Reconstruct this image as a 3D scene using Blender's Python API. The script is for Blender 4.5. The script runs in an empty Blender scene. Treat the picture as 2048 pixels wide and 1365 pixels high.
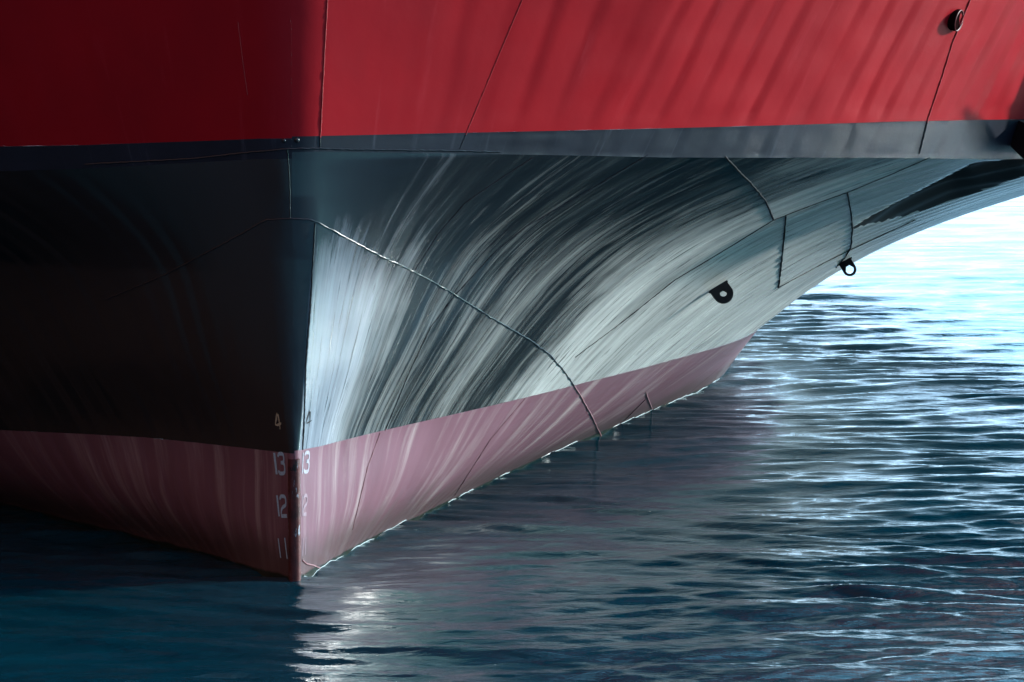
import bpy, math, random
import numpy as np
from mathutils import Vector
from mathutils.bvhtree import BVHTree

random.seed(4)
rng = np.random.default_rng(11)
SC = bpy.context.scene
COL = SC.collection

# ------------------------------------------------------------------ camera
F, D = 5600.0, 20.0                  # focal length in photo pixels, metres from lens to stem
YH, ROLL, CAMH, SX0, DE = 93.1014, 0.01009, 3.7946, -1.5671, 0.11471
cam = bpy.data.cameras.new('camera')
cam.sensor_width = 36.0
cam.lens = F / 2048 * 36.0
cam.clip_end = 6000
_c, _s = math.cos(ROLL), math.sin(ROLL)
_pv = YH - 682.5
cam.shift_x = -(_s * _pv) / 2048
cam.shift_y = (_c * _pv) / 2048
camo = bpy.data.objects.new('camera', cam)
COL.objects.link(camo)
camo.location = (0, 0, CAMH)
camo.rotation_euler = (math.pi / 2, ROLL, 0)
SC.camera = camo

# ------------------------------------------------------------------ sky, sun, exposure
SUN_AZ, SUN_EL = math.radians(80), math.radians(15)      # azimuth to the right of the view axis
w = bpy.data.worlds.new('World')
SC.world = w
w.use_nodes = True
nt = w.node_tree
nt.nodes.clear()
out = nt.nodes.new('ShaderNodeOutputWorld')
bg = nt.nodes.new('ShaderNodeBackground')
sky = nt.nodes.new('ShaderNodeTexSky')
sky.sky_type = 'NISHITA'
sky.sun_disc = False
sky.sun_elevation = SUN_EL
sky.sun_rotation = SUN_AZ
sky.air_density = 1.0
sky.dust_density = 2.0
bg.inputs['Strength'].default_value = 0.08
# a bright veil of thin cloud round the sun's side of the sky, heavy dark cloud on the other
def wn(t, **kw):
    x = nt.nodes.new(t)
    for k, v in kw.items():
        setattr(x, k, v)
    return x
def wmath(op, a, b=0.0):
    x = wn('ShaderNodeMath', operation=op)
    for k, v in ((0, a), (1, b)):
        if isinstance(v, (int, float)):
            x.inputs[k].default_value = v
        else:
            nt.links.new(v, x.inputs[k])
    return x.outputs[0]
def wstep(v, lo, hi, a=0.0, b=1.0):
    x = wn('ShaderNodeMapRange', interpolation_type='SMOOTHSTEP')
    x.inputs[1].default_value, x.inputs[2].default_value = lo, hi
    x.inputs[3].default_value, x.inputs[4].default_value = a, b
    nt.links.new(v, x.inputs[0])
    return x.outputs[0]
tc = wn('ShaderNodeTexCoord').outputs['Generated']
CL_AZ = math.radians(30)
dt = wn('ShaderNodeVectorMath', operation='DOT_PRODUCT')
dt.inputs[1].default_value = (math.sin(CL_AZ), math.cos(CL_AZ), 0)
nt.links.new(tc, dt.inputs[0])
sp = wn('ShaderNodeSeparateXYZ')
nt.links.new(tc, sp.inputs[0])
mp = wn('ShaderNodeMapping')
mp.inputs['Scale'].default_value = (1, 1, 3)
nt.links.new(tc, mp.inputs[0])
cn = wn('ShaderNodeTexNoise')
cn.inputs['Scale'].default_value = 2.6
cn.inputs['Detail'].default_value = 6
nt.links.new(mp.outputs[0], cn.inputs['Vector'])
veil = wmath('MULTIPLY', wstep(dt.outputs['Value'], 0.15, .90), wstep(cn.outputs[0], .30, .65, .45, 1.0))
veil = wmath('MULTIPLY', veil, wstep(sp.outputs[2], .55, .95, 1.0, .10))
dim = wstep(sp.outputs[0], -.25, .35, .0, 1.0)
m1 = wn('ShaderNodeMix', data_type='RGBA', blend_type='MULTIPLY')
m1.inputs[0].default_value = 1
nt.links.new(sky.outputs[0], m1.inputs[6])
dc = wn('ShaderNodeMix', data_type='RGBA', blend_type='MULTIPLY')
dc.inputs[0].default_value = 1
dc.inputs[6].default_value = (.30, 1.15, 1.9, 1)
nt.links.new(dim, dc.inputs[7])
nt.links.new(dc.outputs[2], m1.inputs[7])
vc = wn('ShaderNodeMix', data_type='RGBA', blend_type='MULTIPLY')
vc.inputs[0].default_value = 1
hc = wn('ShaderNodeMix', data_type='RGBA')
nt.links.new(wstep(sp.outputs[2], .15, .60), hc.inputs[0])
hc.inputs[6].default_value = (14.5, 20.0, 26.0, 1)
hc.inputs[7].default_value = (9.0, 24.0, 36.0, 1)
nt.links.new(hc.outputs[2], vc.inputs[6])
nt.links.new(veil, vc.inputs[7])
ad = wn('ShaderNodeMix', data_type='RGBA', blend_type='ADD')
ad.inputs[0].default_value = 1
nt.links.new(m1.outputs[2], ad.inputs[6])
nt.links.new(vc.outputs[2], ad.inputs[7])
gr = wn('ShaderNodeMix', data_type='RGBA', blend_type='MULTIPLY')
gr.inputs[0].default_value = 1
gr.inputs[6].default_value = (3.2, 1.6, 1.2, 1)
nt.links.new(wmath('MULTIPLY', wstep(dt.outputs['Value'], -.3, .4, 1.0, .0), wstep(sp.outputs[2], .05, .5, .03, 1.0)), gr.inputs[7])
ad2 = wn('ShaderNodeMix', data_type='RGBA', blend_type='ADD')
ad2.inputs[0].default_value = 1
nt.links.new(ad.outputs[2], ad2.inputs[6])
nt.links.new(gr.outputs[2], ad2.inputs[7])
# bright blue-white sky above the ship, ahead of the camera
hs = wn('ShaderNodeMix', data_type='RGBA', blend_type='MULTIPLY')
hs.inputs[0].default_value = 1
hs.inputs[6].default_value = (12.0, 24.0, 32.0, 1)
hz = wmath('MULTIPLY', wstep(sp.outputs[1], .15, .65), wmath('MULTIPLY', wstep(sp.outputs[2], .25, .50), wstep(sp.outputs[2], .80, .97, 1.0, .0)))
hz = wmath('MULTIPLY', hz, wstep(sp.outputs[0], -.45, .05))
nt.links.new(wmath('MULTIPLY', hz, wstep(cn.outputs[0], .35, .65, .35, 1.0)), hs.inputs[7])
ad3 = wn('ShaderNodeMix', data_type='RGBA', blend_type='ADD')
ad3.inputs[0].default_value = 1
nt.links.new(ad2.outputs[2], ad3.inputs[6])
nt.links.new(hs.outputs[2], ad3.inputs[7])
nt.links.new(ad3.outputs[2], bg.inputs['Color'])
nt.links.new(bg.outputs[0], out.inputs['Surface'])
sl = bpy.data.lights.new('sun', 'SUN')
sl.energy = 3.7
sl.angle = math.radians(3)
sl.color = (1.0, 0.97, 0.93)
so = bpy.data.objects.new('sun', sl)
COL.objects.link(so)
sdir = Vector((math.sin(SUN_AZ) * math.cos(SUN_EL), math.cos(SUN_AZ) * math.cos(SUN_EL), math.sin(SUN_EL)))
so.rotation_euler = sdir.to_track_quat('Z', 'Y').to_euler()
so.location = (30, 30, 30)
vs = SC.view_settings
vs.view_transform = 'Standard'
vs.look = 'None'
vs.gamma = 1
vs.exposure = 1.05
vs.use_curve_mapping = False

# ------------------------------------------------------------------ helpers
def mesh_obj(name, verts, faces, mats, parent=None, smooth=True, uv=None, fmat=None):
    me = bpy.data.meshes.new(name)
    if isinstance(faces, np.ndarray):
        nf, k = faces.shape
        me.vertices.add(len(verts))
        me.vertices.foreach_set('co', np.asarray(verts, np.float32).ravel())
        me.loops.add(nf * k)
        me.loops.foreach_set('vertex_index', faces.astype(np.int32).ravel())
        me.polygons.add(nf)
        me.polygons.foreach_set('loop_start', np.arange(0, nf * k, k, dtype=np.int32))
        if uv is not None:
            l = me.uv_layers.new(name='hull')
            l.data.foreach_set('uv', np.asarray(uv, np.float32)[faces.ravel()].ravel())
        me.update(calc_edges=True)
        me.validate()
    else:
        me.from_pydata([tuple(v) for v in verts], [], faces)
        me.update()
    if not isinstance(mats, (list, tuple)):
        mats = [mats]
    for m in mats:
        me.materials.append(m)
    if smooth:
        me.polygons.foreach_set('use_smooth', np.ones(len(me.polygons), bool))
    if fmat is not None:
        me.polygons.foreach_set('material_index', np.asarray(fmat, np.int32))
    o = bpy.data.objects.new(name, me)
    COL.objects.link(o)
    if parent:
        o.parent = parent
    return o

def grid_faces(nr, nc, flip=False):
    i = np.arange(nr * nc).reshape(nr, nc)
    f = np.stack([i[:-1, :-1], i[:-1, 1:], i[1:, 1:], i[1:, :-1]], -1).reshape(-1, 4)
    return f[:, ::-1].copy() if flip else f

def new_mat(name):
    m = bpy.data.materials.new(name)
    m.use_nodes = True
    n = m.node_tree
    b = n.nodes['Principled BSDF']
    return m, n, b

def N(n, t, **kw):
    x = n.nodes.new(t)
    for k, v in kw.items():
        setattr(x, k, v)
    return x

def noise(n, vec, scale, detail=4, rough=.6, mapscale=None, dist=0.0):
    if mapscale is not None:
        mp = N(n, 'ShaderNodeMapping')
        mp.inputs['Scale'].default_value = mapscale
        n.links.new(vec, mp.inputs['Vector'])
        vec = mp.outputs[0]
    t = N(n, 'ShaderNodeTexNoise')
    t.inputs['Scale'].default_value = scale
    t.inputs['Detail'].default_value = detail
    t.inputs['Roughness'].default_value = rough
    t.inputs['Distortion'].default_value = dist
    n.links.new(vec, t.inputs['Vector'])
    return t.outputs[0]

def ramp(n, fac, stops):
    r = N(n, 'ShaderNodeValToRGB')
    e = r.color_ramp.elements
    while len(e) < len(stops):
        e.new(.5)
    for i, (p, c) in enumerate(stops):
        e[i].position = p
        e[i].color = (c, c, c, 1) if isinstance(c, (int, float)) else (*c, 1)
    n.links.new(fac, r.inputs[0])
    return r.outputs[0]

def mix(n, fac, a, b):
    x = N(n, 'ShaderNodeMix', data_type='RGBA')
    if isinstance(fac, (int, float)):
        x.inputs[0].default_value = fac
    else:
        n.links.new(fac, x.inputs[0])
    for k, v in ((6, a), (7, b)):
        if isinstance(v, tuple):
            x.inputs[k].default_value = (*v, 1)
        else:
            n.links.new(v, x.inputs[k])
    return x.outputs[2]

def math_(n, op, a, b=0.0):
    x = N(n, 'ShaderNodeMath', operation=op)
    for k, v in ((0, a), (1, b)):
        if isinstance(v, (int, float)):
            x.inputs[k].default_value = v
        else:
            n.links.new(v, x.inputs[k])
    return x.outputs[0]

def bump(n, h, b, strength, dist):
    x = N(n, 'ShaderNodeBump')
    x.inputs['Strength'].default_value = strength
    x.inputs['Distance'].default_value = dist
    n.links.new(h, x.inputs['Height'])
    n.links.new(x.outputs[0], b.inputs['Normal'])
    return x

# ------------------------------------------------------------------ materials
def hull_paint(name, base, base2, worn, worn_lo, worn_hi, rough, ior=1.5, streak=(9.0, .55), wear_from=None, sheen=None):
    m, n, b = new_mat(name)
    uv = N(n, 'ShaderNodeUVMap', uv_map='hull').outputs[0]
    big = noise(n, uv, 1.0, 5, .6, (1.3, .8, 1))
    st = noise(n, uv, 1.0, 6, .65, (streak[0], streak[1], 1), .3)
    fine = noise(n, uv, 1.0, 5, .75, (30, 2.8, 1), .8)
    col = mix(n, ramp(n, big, [(.35, 0.), (.7, 1.)]), base, base2)
    mask = math_(n, 'MULTIPLY', ramp(n, st, [(worn_lo, 0.), (worn_hi, 1.)]), ramp(n, fine, [(.30, .25), (.62, 1.)]))
    if wear_from is not None:
        sx = N(n, 'ShaderNodeSeparateXYZ')
        n.links.new(uv, sx.inputs[0])
        mr = N(n, 'ShaderNodeMapRange', interpolation_type='SMOOTHSTEP')
        mr.inputs[1].default_value, mr.inputs[2].default_value = wear_from
        n.links.new(sx.outputs[0], mr.inputs[0])
        mask = math_(n, 'MULTIPLY', mask, mr.outputs[0])
    col = mix(n, mask, col, worn)
    if sheen:  # silvery reflection on the flare, put into the base colour as pale streaks
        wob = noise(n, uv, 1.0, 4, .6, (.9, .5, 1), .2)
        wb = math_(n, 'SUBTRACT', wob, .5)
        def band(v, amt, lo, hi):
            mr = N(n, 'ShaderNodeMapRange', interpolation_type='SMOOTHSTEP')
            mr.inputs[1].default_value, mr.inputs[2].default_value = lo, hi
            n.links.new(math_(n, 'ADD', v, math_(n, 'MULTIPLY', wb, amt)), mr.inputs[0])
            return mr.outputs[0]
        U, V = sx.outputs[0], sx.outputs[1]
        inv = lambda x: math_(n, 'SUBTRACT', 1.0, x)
        aft = band(U, 4.0, 3.6, 7.0)                              # painted sheen on the plating abaft the second butt
        mid = math_(n, 'MULTIPLY', band(U, 1.0, .5, 1.4), .22)    # fainter painted sheen between
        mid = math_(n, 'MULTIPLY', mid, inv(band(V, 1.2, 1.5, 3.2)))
        fwd = math_(n, 'MULTIPLY', math_(n, 'MULTIPLY', band(U, .1, .16, .22), inv(band(U, .9, .8, 2.6))), inv(band(V, 1.1, .9, 2.0)))  # painted glare beside the stem, fading upward
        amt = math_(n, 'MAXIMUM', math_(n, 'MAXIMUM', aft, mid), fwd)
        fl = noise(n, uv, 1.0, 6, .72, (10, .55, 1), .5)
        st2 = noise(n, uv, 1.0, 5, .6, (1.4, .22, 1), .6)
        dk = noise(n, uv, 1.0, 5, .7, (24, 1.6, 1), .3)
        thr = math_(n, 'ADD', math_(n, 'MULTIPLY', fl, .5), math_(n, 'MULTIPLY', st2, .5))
        sheen_mask = math_(n, 'ADD', thr, math_(n, 'SUBTRACT', math_(n, 'MULTIPLY', amt, .42), .30))
        sheen_mask = ramp(n, sheen_mask, [(.28, 0.), (.50, .50), (.72, .95)])
        sheen_mask = math_(n, 'MULTIPLY', sheen_mask, ramp(n, dk, [(.35, .15), (.45, 1.)]))
        sheen_mask = math_(n, 'MULTIPLY', sheen_mask, band(U, .05, .14, .2))
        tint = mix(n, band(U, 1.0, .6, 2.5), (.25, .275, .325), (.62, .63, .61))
        col = mix(n, sheen_mask, col, tint)
        mask = math_(n, 'MAXIMUM', mask, sheen_mask)
    n.links.new(col, b.inputs['Base Color'])
    r = math_(n, 'ADD', rough - .05, math_(n, 'MULTIPLY', fine, .10))
    r = math_(n, 'ADD', r, math_(n, 'MULTIPLY', mask, .05))
    n.links.new(r, b.inputs['Roughness'])
    b.inputs['IOR'].default_value = ior
    obj = N(n, 'ShaderNodeTexCoord').outputs['Object']
    orange = noise(n, obj, 55, 3, .5)
    low = noise(n, obj, 7, 3, .5)
    h = math_(n, 'ADD', math_(n, 'MULTIPLY', orange, .15), low)
    bump(n, h, b, .35, .004)
    return m, n, b, col, obj, uv

M_CREASE_SHADE = hull_paint('crease_shade', (.006, .006, .007), (.010, .011, .012), (.05, .055, .06), .6, .85, .5)[0]  # dark colour that puts the shade into the crease faces
M_RED = hull_paint('red_paint', (.31, .003, .009), (.25, .003, .009), (.36, .02, .03), .58, .80, .45, 1.4)[0]
M_BAND = hull_paint('band_paint', (.009, .012, .019), (.015, .020, .032), (.08, .09, .12), .58, .80, .42, 1.35)[0]
M_BLACK = hull_paint('black_paint', (.006, .0065, .007), (.012, .0125, .013), (.12, .135, .13), .50, .78, .22, 1.95, wear_from=(.6, 4.0), sheen=True)[0]
M_RED.node_tree.nodes['Principled BSDF'].inputs['Specular IOR Level'].default_value = .28
BOOT_SET = hull_paint('boot_paint', (.19, .092, .118), (.15, .07, .09), (.44, .37, .36), .50, .76, .34, streak=(3.6, .35))
M_BOOT = BOOT_SET[0]
def boot_scum():
    n, b, col, obj, uv = BOOT_SET[1:]
    sz = N(n, 'ShaderNodeSeparateXYZ')
    n.links.new(obj, sz.inputs[0])
    wv = noise(n, uv, 1.0, 4, .6, (2.2, .8, 1), .6)
    hgt = math_(n, 'SUBTRACT', sz.outputs[2], math_(n, 'MULTIPLY', wv, .50))
    mk = ramp(n, math_(n, 'ADD', hgt, .5), [(.40, 1.), (.62, 0.)])
    c = mix(n, math_(n, 'MULTIPLY', mk, .75), col, (.075, .048, .045))
    gl = ramp(n, math_(n, 'ADD', sz.outputs[2], math_(n, 'MULTIPLY', wv, .06)), [(.045, 1.), (.06, 0.)])
    c = mix(n, gl, c, (.012, .018, .012))
    n.links.new(c, b.inputs['Base Color'])
boot_scum()
def simple(name, base, rough, metal=0.0, var=.3, scale=30):
    m, n, b = new_mat(name)
    obj = N(n, 'ShaderNodeTexCoord').outputs['Object']
    t = noise(n, obj, scale, 5, .65)
    dk = tuple(c * (1 - var) for c in base)
    n.links.new(mix(n, ramp(n, t, [(.35, 0.), (.65, 1.)]), dk, base), b.inputs['Base Color'])
    b.inputs['Roughness'].default_value = rough
    b.inputs['Metallic'].default_value = metal
    bump(n, t, b, .3, .003)
    return m
M_LUG = simple('lug_steel', (.006, .006, .008), .6)
M_BEADB = simple('bead_black', (.02, .022, .026), .25)
M_BEADR = simple('bead_red', (.36, .03, .035), .35)
M_BEADP = simple('bead_pink', (.27, .13, .14), .4)
M_PIPE_SHADE = simple('pipe_shade', (.01, .004, .004), .8)  # dark colour standing in for shade in the hole and on the pipe wall
M_PIPE_SHADE.node_tree.nodes['Principled BSDF'].inputs['Specular IOR Level'].default_value = 0
M_LUG.node_tree.nodes['Principled BSDF'].inputs['Specular IOR Level'].default_value = .25
M_RIM = simple('pipe_rim', (.12, .012, .015), .5)
M_MARK = simple('mark_paint', (.42, .66, .82), .5, var=.25, scale=60)
M_GHOST = simple('faded_mark', (.55, .52, .36), .6, var=.5, scale=90)
M_FADED = simple('worn_mark_paint', (.36, .35, .41), .5, var=.35, scale=60)
M_TRACE = simple('mark_trace_paint', (.27, .19, .23), .5, var=.2, scale=60)
M_DECK = simple('deck_paint', (.12, .14, .13), .7)
def stem_mat():
    m, n, b = new_mat('stem_bar_steel')
    obj = N(n, 'ShaderNodeTexCoord').outputs['Object']
    t = noise(n, obj, 9, 6, .7)
    c = mix(n, ramp(n, t, [(.38, 0.), (.55, 1.)]), (.035, .01, .01), (.085, .02, .02))
    t2 = noise(n, obj, 1.0, 6, .7, (30, 30, 7))
    c = mix(n, ramp(n, t2, [(.60, 0.), (.68, 1.)]), c, (.35, .42, .50))
    t3 = noise(n, obj, 1.0, 4, .6, (14, 14, 8))
    c = mix(n, ramp(n, t3, [(.30, 1.), (.36, 0.)]), c, (.01, .008, .008))
    n.links.new(c, b.inputs['Base Color'])
    b.inputs['Roughness'].default_value = .55
    bump(n, t, b, .5, .006)
    return m
M_STEM = stem_mat()

def water_mat():
    m, n, b = new_mat('sea_water')
    b.inputs['Base Color'].default_value = (.0005, .023, .036, 1)
    b.inputs['Roughness'].default_value = .05
    b.inputs['IOR'].default_value = 1.333
    obj = N(n, 'ShaderNodeTexCoord').outputs['Object']
    a = noise(n, obj, 1.0, 4, .6, (5.0, 18.0, 1), .4)
    c = noise(n, obj, 1.0, 3, .6, (1.1, 2.2, 1), .4)
    h = math_(n, 'ADD', math_(n, 'MULTIPLY', a, .3), c)
    bump(n, h, b, .5, .05)
    return m
M_WATER = water_mat()

# ------------------------------------------------------------------ water
def wave_height(X, Y, sp):
    Z = np.zeros_like(X)
    r = np.random.default_rng(5)
    n = 150
    lam = np.exp(r.uniform(np.log(.09), np.log(3.0), n))
    ang = r.normal(0, .19, n) + np.where(r.random(n) < .2, .28, -.04)
    sl = .025 * np.exp(-((np.log(lam) - np.log(.36)) / .95) ** 2) + .0065
    ph = r.uniform(0, 6.28, n)
    # slow drift of the phase keeps the wave trains from repeating
    wx = .35 * np.sin(X * .37 + 1.3) * np.cos(Y * .21) + .25 * np.sin(X * .9 - Y * .45)
    wy = .30 * np.sin(X * .29 - 1.1 + Y * .33) + .18 * np.sin(X * 1.1 + Y * .8)
    for k in range(n):
        kk = 2 * np.pi / lam[k]
        att = np.clip((lam[k] / sp - 2.2) / 2.5, 0, 1)
        p = kk * (np.sin(ang[k]) * (X + wx) + np.cos(ang[k]) * (Y + wy)) + ph[k]
        s = np.sin(p)
        Z += att * sl[k] / kk * 1.0 * (s + .12 * np.cos(2 * p))
    return Z

def build_water():
    ys = [11.0]
    while ys[-1] < 420:
        y = ys[-1]
        ys.append(y + min(max(.016, y * y / 20000.0 * 1.0), 6.0))
    ys = np.array(ys)
    t = np.concatenate([np.linspace(-1.6, -.24, 60)[:-1], np.linspace(-.24, .26, 620)[:-1], np.linspace(.26, 2.6, 170)])
    X = ys[:, None] * t[None, :]
    Y = np.repeat(ys[:, None], len(t), 1)
    sp = np.maximum(np.gradient(ys)[:, None], np.abs(np.gradient(t))[None, :] * ys[:, None] * .6)
    Z = wave_height(X, Y, sp)
    V = np.stack([X, Y, Z], -1).reshape(-1, 3)
    o = mesh_obj('water', V, grid_faces(*X.shape), M_WATER)
    o['kind'] = 'structure'
    # the open water round and behind, to the horizon
    R = 4500
    o2 = mesh_obj('sea', [(-R, -R, -.22), (R, -R, -.22), (R, R, -.22), (-R, R, -.22)], [(0, 1, 2, 3)], M_WATER, smooth=False)
    o2['kind'] = 'structure'
build_water()

# ------------------------------------------------------------------ hull form
ZK = np.array([0, .45, .91, 1.4, 1.9, 2.4, 3.0])
XK = np.array([0, .5, 1.2, 2.2, 3.6, 5.2, 7, 9, 11, 13.])
NET = np.array([
 [0, .207, .473, .927, 1.551, 2.285, 3.18, 4.181, 5.124, 5.681],
 [0, .299, .722, 1.325, 2.135, 3.011, 3.937, 4.802, 5.492, 5.976],
 [0, .330, .844, 1.612, 2.602, 3.591, 4.605, 5.3, 5.867, 6.312],
 [0, .456, 1.086, 1.951, 3.074, 4.201, 5.22, 5.952, 6.479, 6.914],
 [0, .587, 1.359, 2.39, 3.71, 5.015, 6.16, 7.019, 7.594, 8.07],
 [0, .782, 1.794, 3.115, 4.763, 6.348, 7.721, 8.781, 9.439, 9.752],
 [0, 1.247, 2.778, 4.656, 6.843, 8.817, 10.435, 11.6, 12.199, 12.28]])

def natmat(k, x):
    n = len(k)
    h = np.diff(k)
    A = np.zeros((n, n))
    B = np.zeros((n, n))
    A[0, 0] = A[-1, -1] = 1
    for i in range(1, n - 1):
        A[i, i - 1] = h[i - 1]
        A[i, i] = 2 * (h[i - 1] + h[i])
        A[i, i + 1] = h[i]
        B[i, i - 1] = 6 / h[i - 1]
        B[i, i + 1] = 6 / h[i]
        B[i, i] = -6 / h[i - 1] - 6 / h[i]
    M2 = np.linalg.solve(A, B)
    x = np.clip(x, k[0], k[-1])
    i = np.clip(np.searchsorted(k, x) - 1, 0, n - 2)
    hh = h[i]
    a = (k[i + 1] - x) / hh
    b = 1 - a
    E = np.eye(n)
    return a[:, None] * E[i] + b[:, None] * E[i + 1] + ((a ** 3 - a)[:, None] * M2[i] + (b ** 3 - b)[:, None] * M2[i + 1]) * (hh ** 2)[:, None] / 6

OFF = np.concatenate([np.linspace(0, 3.2, 290)[:-1], np.linspace(3.2, 13, 260)[:-1], np.linspace(13, 42, 24)])
MX = natmat(XK, OFF)
_zf = np.linspace(0, 3.0, 151)
BF = natmat(ZK, _zf) @ NET @ MX.T            # half breadth on a fine height grid
NARC = 9

def nose_r(z):
    return np.interp(z, [0, .9, 2.6, 3.1, 4.2, 6.5], [.03, .035, .18, .22, .28, .40])

def rake(z):
    return -.10 * z

ARC3 = None
def half_b(z, sd):
    """z: array per column -> breadth beyond the nose, per column"""
    zc = np.clip(z, 0, 3.0)
    i = np.clip((zc / .02).astype(int), 0, 149)
    t = zc / .02 - i
    c = np.arange(len(OFF))
    b = BF[i, c] * (1 - t) + BF[i + 1, c] * t
    b = b * np.where(z < 0, 1 + .12 * z, 1)
    if sd < 0:
        b = b * (1 + .40 * np.maximum(0, 1 - np.maximum(z, 0) / 2.2))
    return b

ZKN = {1: ([-.4, 0, .1, .25, .5, .8, 1.2, 1.8, 2.5, 3.5, 5.5, 8.5, 13, 42], [3.075, 3.063, 3.052, 3.035, 3.008, 2.977, 2.936, 2.896, 2.854, 2.783, 2.70, 2.62, 2.56, 2.5]),
       -1: ([-.4, -.15, 0, .1, .25, .5, .8, 1.2, 1.8, 2.5, 3.5, 5.5, 8.5, 13, 42], [3.075, 3.05, 3.017, 3.003, 2.982, 2.948, 2.924, 2.911, 2.89, 2.86, 2.80, 2.72, 2.62, 2.56, 2.5])}
ZPT = {1: ([-.4, 0, .5, 1.2, 1.8, 2.5, 3.5, 5.5, 8.5, 13, 42], [3.172, 3.174, 3.169, 3.16, 3.154, 3.149, 3.125, 3.08, 3.02, 3.0, 3.0]),
       -1: ([-.4, -.15, 0, .1, .25, .5, .8, 1.2, 1.8, 2.5, 3.5, 5.5, 8.5, 13, 42], [3.172, 3.17, 3.161, 3.15, 3.137, 3.116, 3.104, 3.094, 3.08, 3.06, 3.03, 3.0, 3.0, 3.0, 3.0])}
ZBT = {1: ([-.4, 0, .25, 1.8, 3.5, 5, 7, 42], [.93, .935, .924, .934, .946, .925, .908, .908]),
       -1: ([-.4, 0, .5, 1.2, 1.8, 2.5, 42], [.93, .915, .904, .89, .852, .80, .80])}
S_POS = np.array([SX0, D, 0.])
AFT = np.array([-math.sin(DE), math.cos(DE), 0.])
STB = np.array([math.cos(DE), math.sin(DE), 0.])

def smooth_noise(shape, fr, fc, seed):
    r = np.random.default_rng(seed)
    a = r.random((max(2, int(shape[0] * fr)) + 3, max(2, int(shape[1] * fc)) + 3))
    y = np.linspace(0, a.shape[0] - 2.001, shape[0])
    x = np.linspace(0, a.shape[1] - 2.001, shape[1])
    iy, ix = y.astype(int), x.astype(int)
    ty, tx = (y - iy), (x - ix)
    ty, tx = ty * ty * (3 - 2 * ty), tx * tx * (3 - 2 * tx)
    g = a[iy][:, ix] * (1 - tx) + a[iy][:, ix + 1] * tx
    g2 = a[iy + 1][:, ix] * (1 - tx) + a[iy + 1][:, ix + 1] * tx
    return g * (1 - ty[:, None]) + g2 * ty[:, None]

def rows(zrow, sd):
    """zrow: (nr, ncol) heights for side columns -> world points, nose arc included"""
    out, ss = [], []
    for z in zrow:
        zn = z[0]
        r = float(nose_r(zn))
        zk = np.interp(OFF, *ZKN[sd])
        below = np.minimum(z, zk)
        b = half_b(below, sd)
        up = np.maximum(z - zk, 0)
        b = b + up * .42 * np.clip(OFF / .9, 0, 1) + .02 * up * up * np.clip(OFF, 0, 1)
        al = math.atan2(b[3] - b[0], OFF[3] - OFF[0])
        kink = math.radians(float(np.interp(zn, [.95, 1.2, 2.3, 2.75], [4, 24, 22, 0])))
        span = max(.08, math.pi / 2 - al - kink)
        Rr = r / math.sin(span)
        th = np.linspace(0, span, NARC)
        xe = Rr * (1 - math.cos(span))
        xi0 = float(rake(zn)) + .5 * r
        nx = xi0 - xe + Rr * (1 - np.cos(th))
        ne = Rr * np.sin(th)
        xi = np.concatenate([nx[:-1], float(rake(zn)) + .5 * r + OFF + (rake(z) - rake(zn)) * 0])
        et = np.concatenate([ne[:-1], r + b])
        zz = np.concatenate([np.full(NARC - 1, zn), z])
        out.append(S_POS + xi[:, None] * AFT + sd * et[:, None] * STB + zz[:, None] * np.array([0, 0, 1.]))
    return np.array(out)

def patch_points(sd, lo, hi, nr):
    zl = np.interp(OFF, *lo[sd]) if isinstance(lo, dict) else np.full(len(OFF), lo)
    zh = np.interp(OFF, *hi[sd]) if isinstance(hi, dict) else np.full(len(OFF), hi)
    t = np.linspace(0, 1, nr)[:, None]
    return rows(zl[None] * (1 - t) + zh[None] * t, sd)

# arc length along the knuckle is the frame coordinate of every column
_kn = patch_points(1, ZKN, ZKN, 2)[0]
SARC = np.concatenate([[0], np.cumsum(np.linalg.norm(np.diff(_kn, axis=0), axis=1))])
FRAME = .30

def dish(P, sd, amp, seed, ramp_lo=.5, ramp_hi=2.2):
    """plating pressed in between the frames"""
    nr, nc = P.shape[:2]
    du = np.gradient(P, axis=1)
    dv = np.gradient(P, axis=0)
    nrm = np.cross(du, dv) * sd
    nrm /= np.linalg.norm(nrm, axis=2, keepdims=True) + 1e-9
    warp = (smooth_noise((nr, nc), .03, .03, seed + 3) - .5) * .08
    ph = SARC[None, :] / FRAME + warp
    bay = np.floor(ph).astype(int)
    r = np.random.default_rng(seed)
    tab = r.uniform(.35, 1.25, 400)
    a = tab[np.clip(bay + 5, 0, 399)]
    fr = ph - np.floor(ph)
    prof = np.minimum(fr / .68, (1 - fr) / .32) * (.75 + .25 * np.minimum(fr / .68, (1 - fr) / .32))
    var = .25 + 1.2 * smooth_noise((nr, nc), .02, .06, seed + 1)
    g = np.clip((SARC - ramp_lo) / (ramp_hi - ramp_lo), 0, 1)[None, :]
    dents = (smooth_noise((nr, nc), .07, .07, seed + 2) - .5) * 2
    edge = np.minimum(np.linspace(0, 1, nr), np.linspace(1, 0, nr))[:, None]
    edge = np.clip(edge * 14, 0, 1)
    d = -amp * a * prof * var * g * (.25 + .75 * edge) + amp * .3 * dents * np.clip(g + .25, 0, 1) * edge
    d[:, 0] = 0
    return P + nrm * d[..., None]

def girth_uv(P):
    v = np.concatenate([np.zeros((1, P.shape[1])), np.cumsum(np.linalg.norm(np.diff(P, axis=0), axis=2), 0)])
    u = np.repeat(SARC[None], P.shape[0], 0)
    return np.stack([u, v], -1)

ship = bpy.data.objects.new('ship', None)
COL.objects.link(ship)
ship['label'] = 'ship bow with red topsides, glossy black flare and faded pink boot topping on dark water'
ship['category'] = 'ship'

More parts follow.
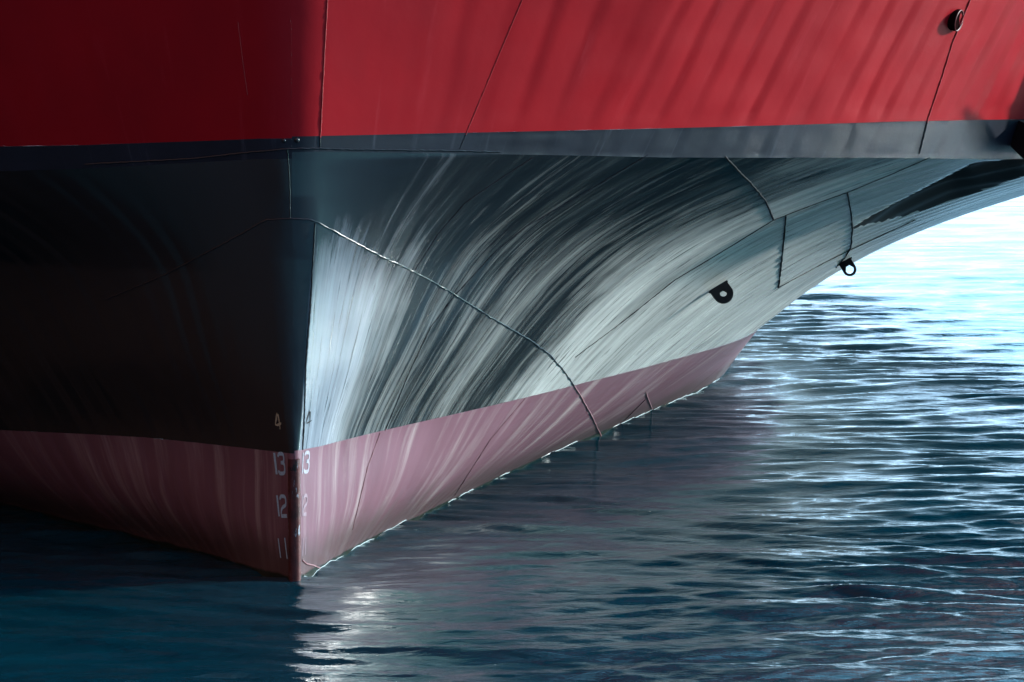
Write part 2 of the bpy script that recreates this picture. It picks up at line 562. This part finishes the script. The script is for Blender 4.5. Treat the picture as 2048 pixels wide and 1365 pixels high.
HULL = []      # (verts, faces, tag) for the ray casts
def hull_part(name, lo, hi, nr, amp, mat, seed, tag):
    Vs, Fs, Us = [], [], []
    base = 0
    for sd in (-1, 1):
        P = patch_points(sd, lo, hi, nr if sd > 0 else max(8, nr // 2))
        P = dish(P, sd, amp if sd > 0 else amp * .6, seed + (0 if sd > 0 else 50))
        uv = girth_uv(P)
        if sd > 0 and name == 'lower_hull':
            P0 = P
            P = recess(P0)
            moved = np.linalg.norm(P - P0, axis=2) > .012
        if sd < 0:
            uv[..., 0] = -uv[..., 0] - .7
        f = grid_faces(P.shape[0], P.shape[1], flip=(sd < 0)) + base
        Vs.append(P.reshape(-1, 3))
        Us.append(uv.reshape(-1, 2))
        Fs.append(f)
        base += P.shape[0] * P.shape[1]
    V, Fc, U = np.concatenate(Vs), np.concatenate(Fs), np.concatenate(Us)
    HULL.append((V, Fc, tag))
    if name == 'lower_hull':
        mv = np.concatenate([np.zeros(len(V) - moved.size, bool), moved.ravel()])
        return mesh_obj(name, V, Fc, [mat, M_CREASE_SHADE], ship, uv=U, fmat=mv[Fc].any(1).astype(int))
    return mesh_obj(name, V, Fc, mat, ship, uv=U)

TOPZ = 4.7
def to_photo(P):
    x = 1024 + F * P[..., 0] / P[..., 1] - 1024
    y = YH + F * (CAMH - P[..., 2]) / P[..., 1] - 682.5
    return x * _c + y * _s + 1024, y * _c - x * _s + 682.5
def recess(P):
    """a long crease pressed in for a dark wedge of shade, opening aft"""
    X, Y = to_photo(P)
    up = np.interp(X, [1705, 1760, 1860, 1950, 2048, 2200], [456, 424, 372, 326, 318, 312])
    lo = np.interp(X, [1705, 1800, 1900, 2048, 2200], [458, 436, 404, 352, 318])
    t = (Y - up) / np.maximum(lo - up, 1)
    inside = (X > 1705) & (t > 0) & (t < 1) & (OFFC[None] < 6.5)
    prof = np.clip(np.minimum(t * 5, (1 - t) * 1.3), 0, 1)
    dep = .42 * np.clip((X - 1700) / 220, 0, 1) * prof * inside
    du, dv = np.gradient(P, axis=1), np.gradient(P, axis=0)
    nrm = np.cross(du, dv)
    nrm /= np.linalg.norm(nrm, axis=2, keepdims=True) + 1e-9
    return P - nrm * dep[..., None]
OFFC = np.concatenate([np.full(NARC - 1, -1.0), OFF])
hull_part('boot_topping', -.8, ZBT, 50, .006, M_BOOT, 1, 0)
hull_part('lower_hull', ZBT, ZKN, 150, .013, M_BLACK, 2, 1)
hull_part('black_band', ZKN, ZPT, 12, .005, M_BAND, 3, 1)
hull_part('topside', ZPT, TOPZ, 110, .0095, M_RED, 4, 2)

# deck and rail, out of the picture but part of the ship
_pr = patch_points(1, TOPZ, TOPZ, 2)[0][::4]
_pl = patch_points(-1, TOPZ, TOPZ, 2)[0][::4]
_dv = np.concatenate([_pl, _pr]) - np.array([0, 0, .25])
_dn = len(_pl)
_df = np.stack([np.arange(_dn - 1), np.arange(_dn, 2 * _dn - 1), np.arange(_dn + 1, 2 * _dn), np.arange(1, _dn)], -1)
mesh_obj('deck', _dv, _df, M_DECK, ship)

def tube(pts, rad, sides=7, closed=False):
    pts = np.asarray(pts, float)
    n = len(pts)
    tg = np.gradient(pts, axis=0)
    tg /= np.linalg.norm(tg, axis=1, keepdims=True) + 1e-9
    ref = np.array([.3, -.9, .31])
    a = np.cross(tg, ref)
    a /= np.linalg.norm(a, axis=1, keepdims=True) + 1e-9
    b = np.cross(tg, a)
    rad = np.broadcast_to(rad, (n,))
    th = np.linspace(0, 2 * np.pi, sides, endpoint=False)
    V = pts[:, None] + rad[:, None, None] * (np.cos(th)[None, :, None] * a[:, None] + np.sin(th)[None, :, None] * b[:, None])
    i = np.arange(n * sides).reshape(n, sides)
    j = np.roll(i, -1, 1)
    f = np.stack([i[:-1], j[:-1], j[1:], i[1:]], -1).reshape(-1, 4)
    return V.reshape(-1, 3), f

_rail = np.concatenate([_pl[::-1], _pr[1:]])
_v, _f = tube(_rail, .06)
mesh_obj('bulwark_rail', _v, _f, M_RED, ship)

# ------------------------------------------------------------------ where a sight line meets the plating
_av, _af, _tag = [], [], []
_b = 0
for V, Fc, tg in HULL:
    _av += V.tolist()
    _af += (Fc + _b).tolist()
    _tag += [tg] * len(Fc)
    _b += len(V)
BVH = BVHTree.FromPolygons(_av, _af)
CAM = Vector((0, 0, CAMH))
def unroll(x, y):
    x, y = x - 1024, y - 682.5
    return x * _c - y * _s + 1024, y * _c + x * _s + 682.5
def hit(x, y):
    a, b = unroll(x, y)
    d = Vector(((a - 1024) / F, 1, -(b - YH) / F)).normalized()
    p, nn, idx, dist = BVH.ray_cast(CAM, d)
    if p is None:
        return None
    if nn.dot(d) > 0:
        nn = -nn
    return np.array(p), np.array(nn), _tag[idx]

def on_hull(poly, step=5):
    poly = np.asarray(poly, float)
    out = []
    for a, b in zip(poly[:-1], poly[1:]):
        n = max(2, int(np.hypot(*(b - a)) / step))
        for k in range(n):
            h = hit(*(a + (b - a) * k / n))
            if h:
                out.append(h)
    h = hit(*poly[-1])
    if h:
        out.append(h)
    return out

def seam(poly, rad=.006, wob=.4, step=5, name='weld_seam', dark=False):
    mats = [M_LUG, M_LUG, M_LUG] if dark else None
    H = on_hull(poly, step)
    if len(H) < 3:
        return
    P = np.array([h[0] for h in H])
    Nn = np.array([h[1] for h in H])
    r = np.random.default_rng(int(poly[0][0] * 7 + poly[0][1]))
    rad_ = rad * (1 + wob * (r.random(len(P)) - .5))
    P = P + Nn * (rad * .25)
    P[1:-1] += (r.random((len(P) - 2, 3)) - .5) * rad * .7
    V, f = tube(P, rad_)
    tg = np.array([h[2] for h in H])
    fm = np.repeat(tg[:-1], 7)
    return mesh_obj(name, V, f, mats or [M_BEADP, M_BEADB, M_BEADR], ship, fmat=fm)

seam([(210, 600), (330, 550), (430, 497), (480, 470), (520, 447), (535, 440), (580, 438), (618, 439), (640, 447), (700, 480), (760, 512), (820, 540), (900, 583), (925, 600), (990, 640), (1060, 680), (1100, 710), (1130, 745), (1160, 790), (1185, 835), (1202, 872)], .006, .7)
seam([(170, 329), (385, 318), (490, 306), (577, 298), (640, 297), (700, 299), (920, 302), (1000, 304)], .006)
seam([(655, 0), (647, 150), (641, 270), (640, 296)], .004)
seam([(476, 45), (485, 120), (495, 190)], .002)
seam([(575, 300), (580, 380), (580, 437)], .005)
seam([(630, 447), (622, 600), (612, 720), (607, 860), (605, 900)], .006)
seam([(1450, 313), (1475, 340), (1500, 365), (1530, 400), (1548, 440)], .0075, dark=True)
seam([(1150, 715), (1250, 640), (1350, 560), (1450, 500), (1548, 440), (1620, 412), (1695, 385), (1780, 350), (1860, 315)], .004, dark=True)
seam([(1572, 432), (1566, 500), (1557, 575)], .0075, dark=True)
seam([(1557, 575), (1640, 530), (1700, 500), (1830, 440)], .005, dark=True)
seam([(1695, 385), (1703, 430), (1705, 456), (1702, 495), (1690, 515), (1672, 535)], .0075, dark=True)
seam([(770, 862), (800, 790), (816, 750), (862, 653), (911, 590), (988, 506), (1050, 455), (1164, 389), (1296, 310)], .004)
seam([(830, 540), (878, 466), (930, 407), (981, 371), (1065, 316)], .004)
seam([(760, 866), (735, 935), (705, 1060)], .004)
seam([(1050, 797), (980, 880), (910, 990)], .004)
seam([(1292, 785), (1300, 808), (1309, 830)], .006)
seam([(1290, 800), (1255, 835), (1225, 862)], .004)
seam([(1045, 0), (990, 130), (920, 298)], .0025)
seam([(1940, 0), (1905, 85), (1885, 150), (1855, 240), (1838, 308)], .007)
seam([(604, 1120), (612, 1128), (625, 1131), (640, 1136)], .006)

# ------------------------------------------------------------------ stem bar, bolts
def stem_bar():
    zs = np.linspace(-.7, .88, 90)
    V = []
    r = np.random.default_rng(3)
    for z in zs:
        rr = float(nose_r(z))
        w_ = .036 + .002 * r.random()
        xi = float(rake(z))
        for (dx, et) in ((.05, -w_ - .008), (-.004, -w_), (-.014, -w_ * .55), (-.014, w_ * .55), (-.004, w_), (.05, w_ + .008)):
            V.append(S_POS + (xi - .03 + dx) * AFT + (et + (r.random() - .5) * .002) * STB + np.array([0, 0, z]))
    return mesh_obj('stem_bar', np.array(V), grid_faces(90, 6, flip=True), M_STEM, ship)
stem_bar()

def knob(px, py, rad):
    h = hit(px, py)
    p, nn = h[0], h[1]
    nz = Vector(nn)
    ax = nz.orthogonal().normalized()
    ay = nz.cross(ax)
    V, fs = [], []
    for k, (rr, hh) in enumerate(((1.2, -.1), (1.15, .25), (.8, .6), (.35, .75))):
        for q in range(10):
            t = q * math.pi / 5
            V.append(Vector(p) + (ax * math.cos(t) + ay * math.sin(t)) * rad * rr + nz * rad * hh)
    for k in range(3):
        for q in range(10):
            fs.append((k * 10 + q, k * 10 + (q + 1) % 10, k * 10 + 10 + (q + 1) % 10, k * 10 + 10 + q))
    fs.append(tuple(range(30, 40)))
    mesh_obj('bolt', V, fs, M_BEADB, ship)
knob(568, 282, .014)
knob(594, 281, .017)

# ------------------------------------------------------------------ towing lugs
def lug(px, py, qx, qy, width, length, hole, thick=.03):
    a, b = hit(px, py), hit(qx, qy)
    pa, pb = Vector(a[0]), Vector(b[0])
    nn = (Vector(a[1]) + Vector(b[1])).normalized()
    ex = (pb - pa).normalized()
    ey = (nn - ex * nn.dot(ex)).normalized()
    ez = ex.cross(ey).normalized()
    c = (pa + pb) / 2
    outl = [(-width / 2, -.04), (-width / 2, length - width / 2)]
    for k in range(1, 18):
        t = math.pi - k * math.pi / 18
        outl.append((width / 2 * math.cos(t), length - width / 2 + width / 2 * math.sin(t)))
    outl += [(width / 2, length - width / 2), (width / 2, -.04)]
    # ring of quads between the outline and the hole, by angle from the hole centre
    hc = (0, length - width / 2)
    no = len(outl)
    ang = [math.atan2(y - hc[1], x - hc[0]) for x, y in outl]
    V = []
    for s_ in (-.5, .5):
        for (x, y) in outl:
            V.append(c + ex * x + ey * y + ez * thick * s_)
        for t in ang:
            V.append(c + ex * (hc[0] + hole * math.cos(t)) + ey * (hc[1] + hole * math.sin(t)) + ez * thick * s_)
    fs = []
    o2 = 2 * no
    for k in range(no):
        j = (k + 1) % no
        if k < no - 1:
            fs.append((k, j, no + j, no + k))
            fs.append((o2 + k, o2 + no + k, o2 + no + j, o2 + j))
        fs.append((k, o2 + k, o2 + j, j))
        fs.append((no + k, no + j, o2 + no + j, o2 + no + k))
    # the foot below the hole
    fs.append((no - 1, 0, no, 2 * no - 1))
    fs.append((o2 + no - 1, o2 + 2 * no - 1, o2 + no, o2))
    # finer hole edge where the foot closes: extra ring points
    ob = mesh_obj('lug', V, fs, M_LUG, ship, smooth=False)
    wv = [c + ex * x + nn * .004 for x in np.linspace(-width / 2 - .01, width / 2 + .01, 9)]
    tv, tf = tube(np.array([tuple(v) for v in wv]), .012)
    mesh_obj('lug_weld', tv, tf, M_BEADB, ob)
    return ob
lug(1421, 582, 1450, 564, .175, .17, .032)
lug(1679, 528, 1700, 516, .13, .16, .042)

# ------------------------------------------------------------------ drain pipe high on the topside
def pipe(px, py, rad, ln):
    h = hit(px, py)
    p, nn = Vector(h[0]), Vector(h[1])
    ax = (Vector((.86, -.42, -.22)) + nn * .15).normalized()
    e1 = ax.cross(Vector((0, 0, 1))).normalized()
    e2 = ax.cross(e1)
    def ring(r, t):
        return [p + ax * t + (e1 * math.cos(k * math.pi / 14) + e2 * math.sin(k * math.pi / 14)) * r for k in range(28)]
    def loft(rs):
        V = [v for r_ in rs for v in r_]
        return V, [(a * 28 + k, a * 28 + (k + 1) % 28, a * 28 + 28 + (k + 1) % 28, a * 28 + 28 + k) for a in range(len(rs) - 1) for k in range(28)]
    V, fs = loft([ring(rad, -.05), ring(rad, ln), ring(rad * .96, ln + .008), ring(rad * .88, ln)])
    o = mesh_obj('drain_pipe', V, fs, [M_PIPE_SHADE, M_RIM], ship, fmat=[0 if k < 28 else 1 for k in range(len(fs))])
    V, fs = loft([ring(rad * .885, ln - .001), ring(rad * .86, ln - .012), ring(.002, ln - .016)])
    mesh_obj('pipe_bore_shade', V, fs, M_PIPE_SHADE, o)  # shallow disc painted dark in place of a deep shaded hole
pipe(1911, 40, .092, .03)

# ------------------------------------------------------------------ draft marks
def stroke(pts, wd):
    """flat ribbon along a polyline in the unit cell"""
    pts = np.asarray(pts, float)
    tg = np.gradient(pts, axis=0)
    tg /= np.linalg.norm(tg, axis=1, keepdims=True)
    nn = np.stack([-tg[:, 1], tg[:, 0]], -1)
    V = np.concatenate([pts + nn * wd / 2, pts - nn * wd / 2])
    n = len(pts)
    return V, [(k, k + 1, n + k + 1, n + k) for k in range(n - 1)]
def arcpts(cx, cy, rx, ry, a0, a1, n=9):
    t = np.radians(np.linspace(a0, a1, n))
    return np.stack([cx + rx * np.cos(t), cy + ry * np.sin(t)], -1)
# cell: x 0..1 right, y 0..1 down
DIG = {
 '1': [[(.5, 0), (.5, .5), (.5, 1)]],
 '3': [np.concatenate([arcpts(.35, .20, .3, .14, 180, 270, 5), arcpts(.58, .20, .3, .14, 270, 360, 5), arcpts(.58, .34, .3, .12, 0, 90, 5), [(.4, .46)]]),
       np.concatenate([[(.4, .46)], arcpts(.58, .60, .34, .14, -90, 0, 5), arcpts(.58, .80, .34, .14, 0, 90, 5), arcpts(.30, .80, .28, .14, 90, 180, 5)])],
 '2': [np.concatenate([arcpts(.35, .22, .3, .16, 180, 270, 5), arcpts(.58, .22, .3, .16, 270, 360, 5), arcpts(.58, .36, .3, .14, 0, 70, 4), [(.35, .56), (.16, .68), (.12, .80), (.12, .94), (.5, .94), (.92, .94)]])],
 '4': [[(.95, .72), (.5, .72), (.1, .70), (.35, .35), (.6, .02)], [(.66, .1), (.68, .5), (.7, 1)]],
}
def mark(text, quads, mat, wd=.17, lift=.003, jag=0):
    """quads: for each digit the four photo corners (tl, tr, br, bl) of its cell on the plating"""
    V, fs = [], []
    r = np.random.default_rng(9)
    for ch, q in zip(text, quads):
        q = np.asarray(q, float)
        for st in DIG[ch]:
            P, f = stroke(st, wd if ch != '1' else .5)
            b = len(V)
            for (x, y) in P:
                x, y = x + jag * (r.random() - .5), y + jag * (r.random() - .5)
                c = (q[0] * (1 - x) + q[1] * x) * (1 - y) + (q[3] * (1 - x) + q[2] * x) * y
                h = hit(*c)
                V.append(tuple(h[0] + h[1] * lift))
            fs += [tuple(b + i for i in t) for t in f]
    return mesh_obj('draft_mark', V, fs, mat, ship, smooth=False)
mark('13', [[(545, 906), (553, 906), (558, 949), (550, 949)], [(555, 905), (569, 905), (572, 950), (558, 950)]], M_MARK)
mark('12', [[(551, 991), (558, 991), (562, 1033), (556, 1033)], [(559, 990), (573, 990), (576, 1035), (562, 1035)]], M_MARK)
mark('11', [[(555, 1077), (559, 1077), (564, 1116), (560, 1116)], [(568, 1076), (572, 1076), (577, 1118), (573, 1118)]], M_MARK)
mark('13', [[(604, 906), (608, 905), (605.5, 947), (602.5, 948)], [(609, 903), (620, 902), (617, 946), (606.5, 947)]], M_FADED)
mark('12', [[(603.5, 991), (606.5, 990), (605, 1032), (602.5, 1033)], [(607, 989), (615, 988), (613, 1031), (604.5, 1032)]], M_TRACE)
mark('11', [[(604.5, 1077), (606.5, 1077), (605.5, 1112), (603.5, 1112)], [(610, 1074), (612.5, 1074), (611, 1110), (608.5, 1110)]], M_TRACE)
mark('4', [[(547, 826), (560, 824), (565, 858), (550, 858)]], M_GHOST, .16, jag=.12)
mark('4', [[(611, 822), (625, 818), (622, 852), (609, 856)]], M_LUG, .09, jag=.12)

# ------------------------------------------------------------------ bower anchor, stowed just aft of the picture's edge
def anchor(px, py):
    h = hit(px, py)
    p, nn = Vector(h[0]), Vector(h[1])
    dn = Vector((0, 0, -1))
    dn = (dn - nn * dn.dot(nn)).normalized()
    sd = nn.cross(dn).normalized()
    root = bpy.data.objects.new('anchor', None)
    COL.objects.link(root)
    root.location = p
    root['label'] = 'black stockless anchor hanging from the starboard bow beyond the drain pipe'
    root['category'] = 'anchor'
    def prism(name, prof, w0, w1, off):
        V, fs = [], []
        n = len(prof)
        for s_ in (-1, 1):
            for (a, b) in prof:
                V.append(sd * (off + s_ * (w0 if a < .5 else w1)) + dn * a + nn * b)
        fs = [tuple(range(n))[::-1], tuple(range(n, 2 * n))]
        fs += [(k, (k + 1) % n, n + (k + 1) % n, n + k) for k in range(n)]
        return mesh_obj(name, V, fs, M_LUG, root, smooth=False)
    prism('shank', [(-.5, .12), (.55, .16), (.55, .32), (-.5, .26)], .06, .09, 0)
    prism('crown', [(.50, .02), (.74, .02), (.80, .2), (.74, .42), (.50, .42)], .5, .42, 0)
    for q in (-1, 1):
        prism('fluke', [(.62, .34), (.30, .46), (-.22, .58), (.20, .34), (.5, .24)], .03, .12, q * .34)
    rim = [p + (sd * math.cos(k * math.pi / 12) + dn * math.sin(k * math.pi / 12)) * .24 - dn * .55 + nn * .05 - p for k in range(25)]
    tv, tf = tube(np.array([tuple(v) for v in rim]), .06)
    mesh_obj('hawse_ring', tv, tf, M_LUG, root)
anchor(2120, 130)

# ------------------------------------------------------------------ pale tube standing in for the bright glint along the waterline
def glint_line():
    m, n, b = new_mat('glint_line')
    b.inputs['Base Color'].default_value = (.38, .42, .42, 1)
    b.inputs['Roughness'].default_value = .25
    H = on_hull([(606, 1158), (700, 1096), (800, 1042), (900, 997), (1000, 951), (1100, 906), (1200, 863), (1280, 830), (1350, 798), (1400, 778), (1440, 755)], 4)
    P = np.array([h[0] for h in H])
    Nn = np.array([h[1] for h in H])
    nh = np.linalg.norm(Nn[:, :2], axis=1)
    zw = wave_height(P[:, 0], P[:, 1], np.full(len(P), .035)) + .002
    out_ = -Nn[:, 2] * (zw - P[:, 2]) / nh + .004
    P[:, :2] += Nn[:, :2] / nh[:, None] * out_[:, None]
    P[:, 2] = zw
    r = np.random.default_rng(8)
    k = np.convolve(r.random(len(P) + 10), np.ones(6) / 6, 'same')[5:-5]
    V, f = tube(P, .0025 + .004 * np.clip(k - .3, 0, 1))
    o = mesh_obj('waterline_glint', V, f, m)
    o['kind'] = 'stuff'
    o['label'] = 'thin pale line painted as a glint along the starboard waterline of the bow'
    o['category'] = 'waterline_glint'
glint_line()
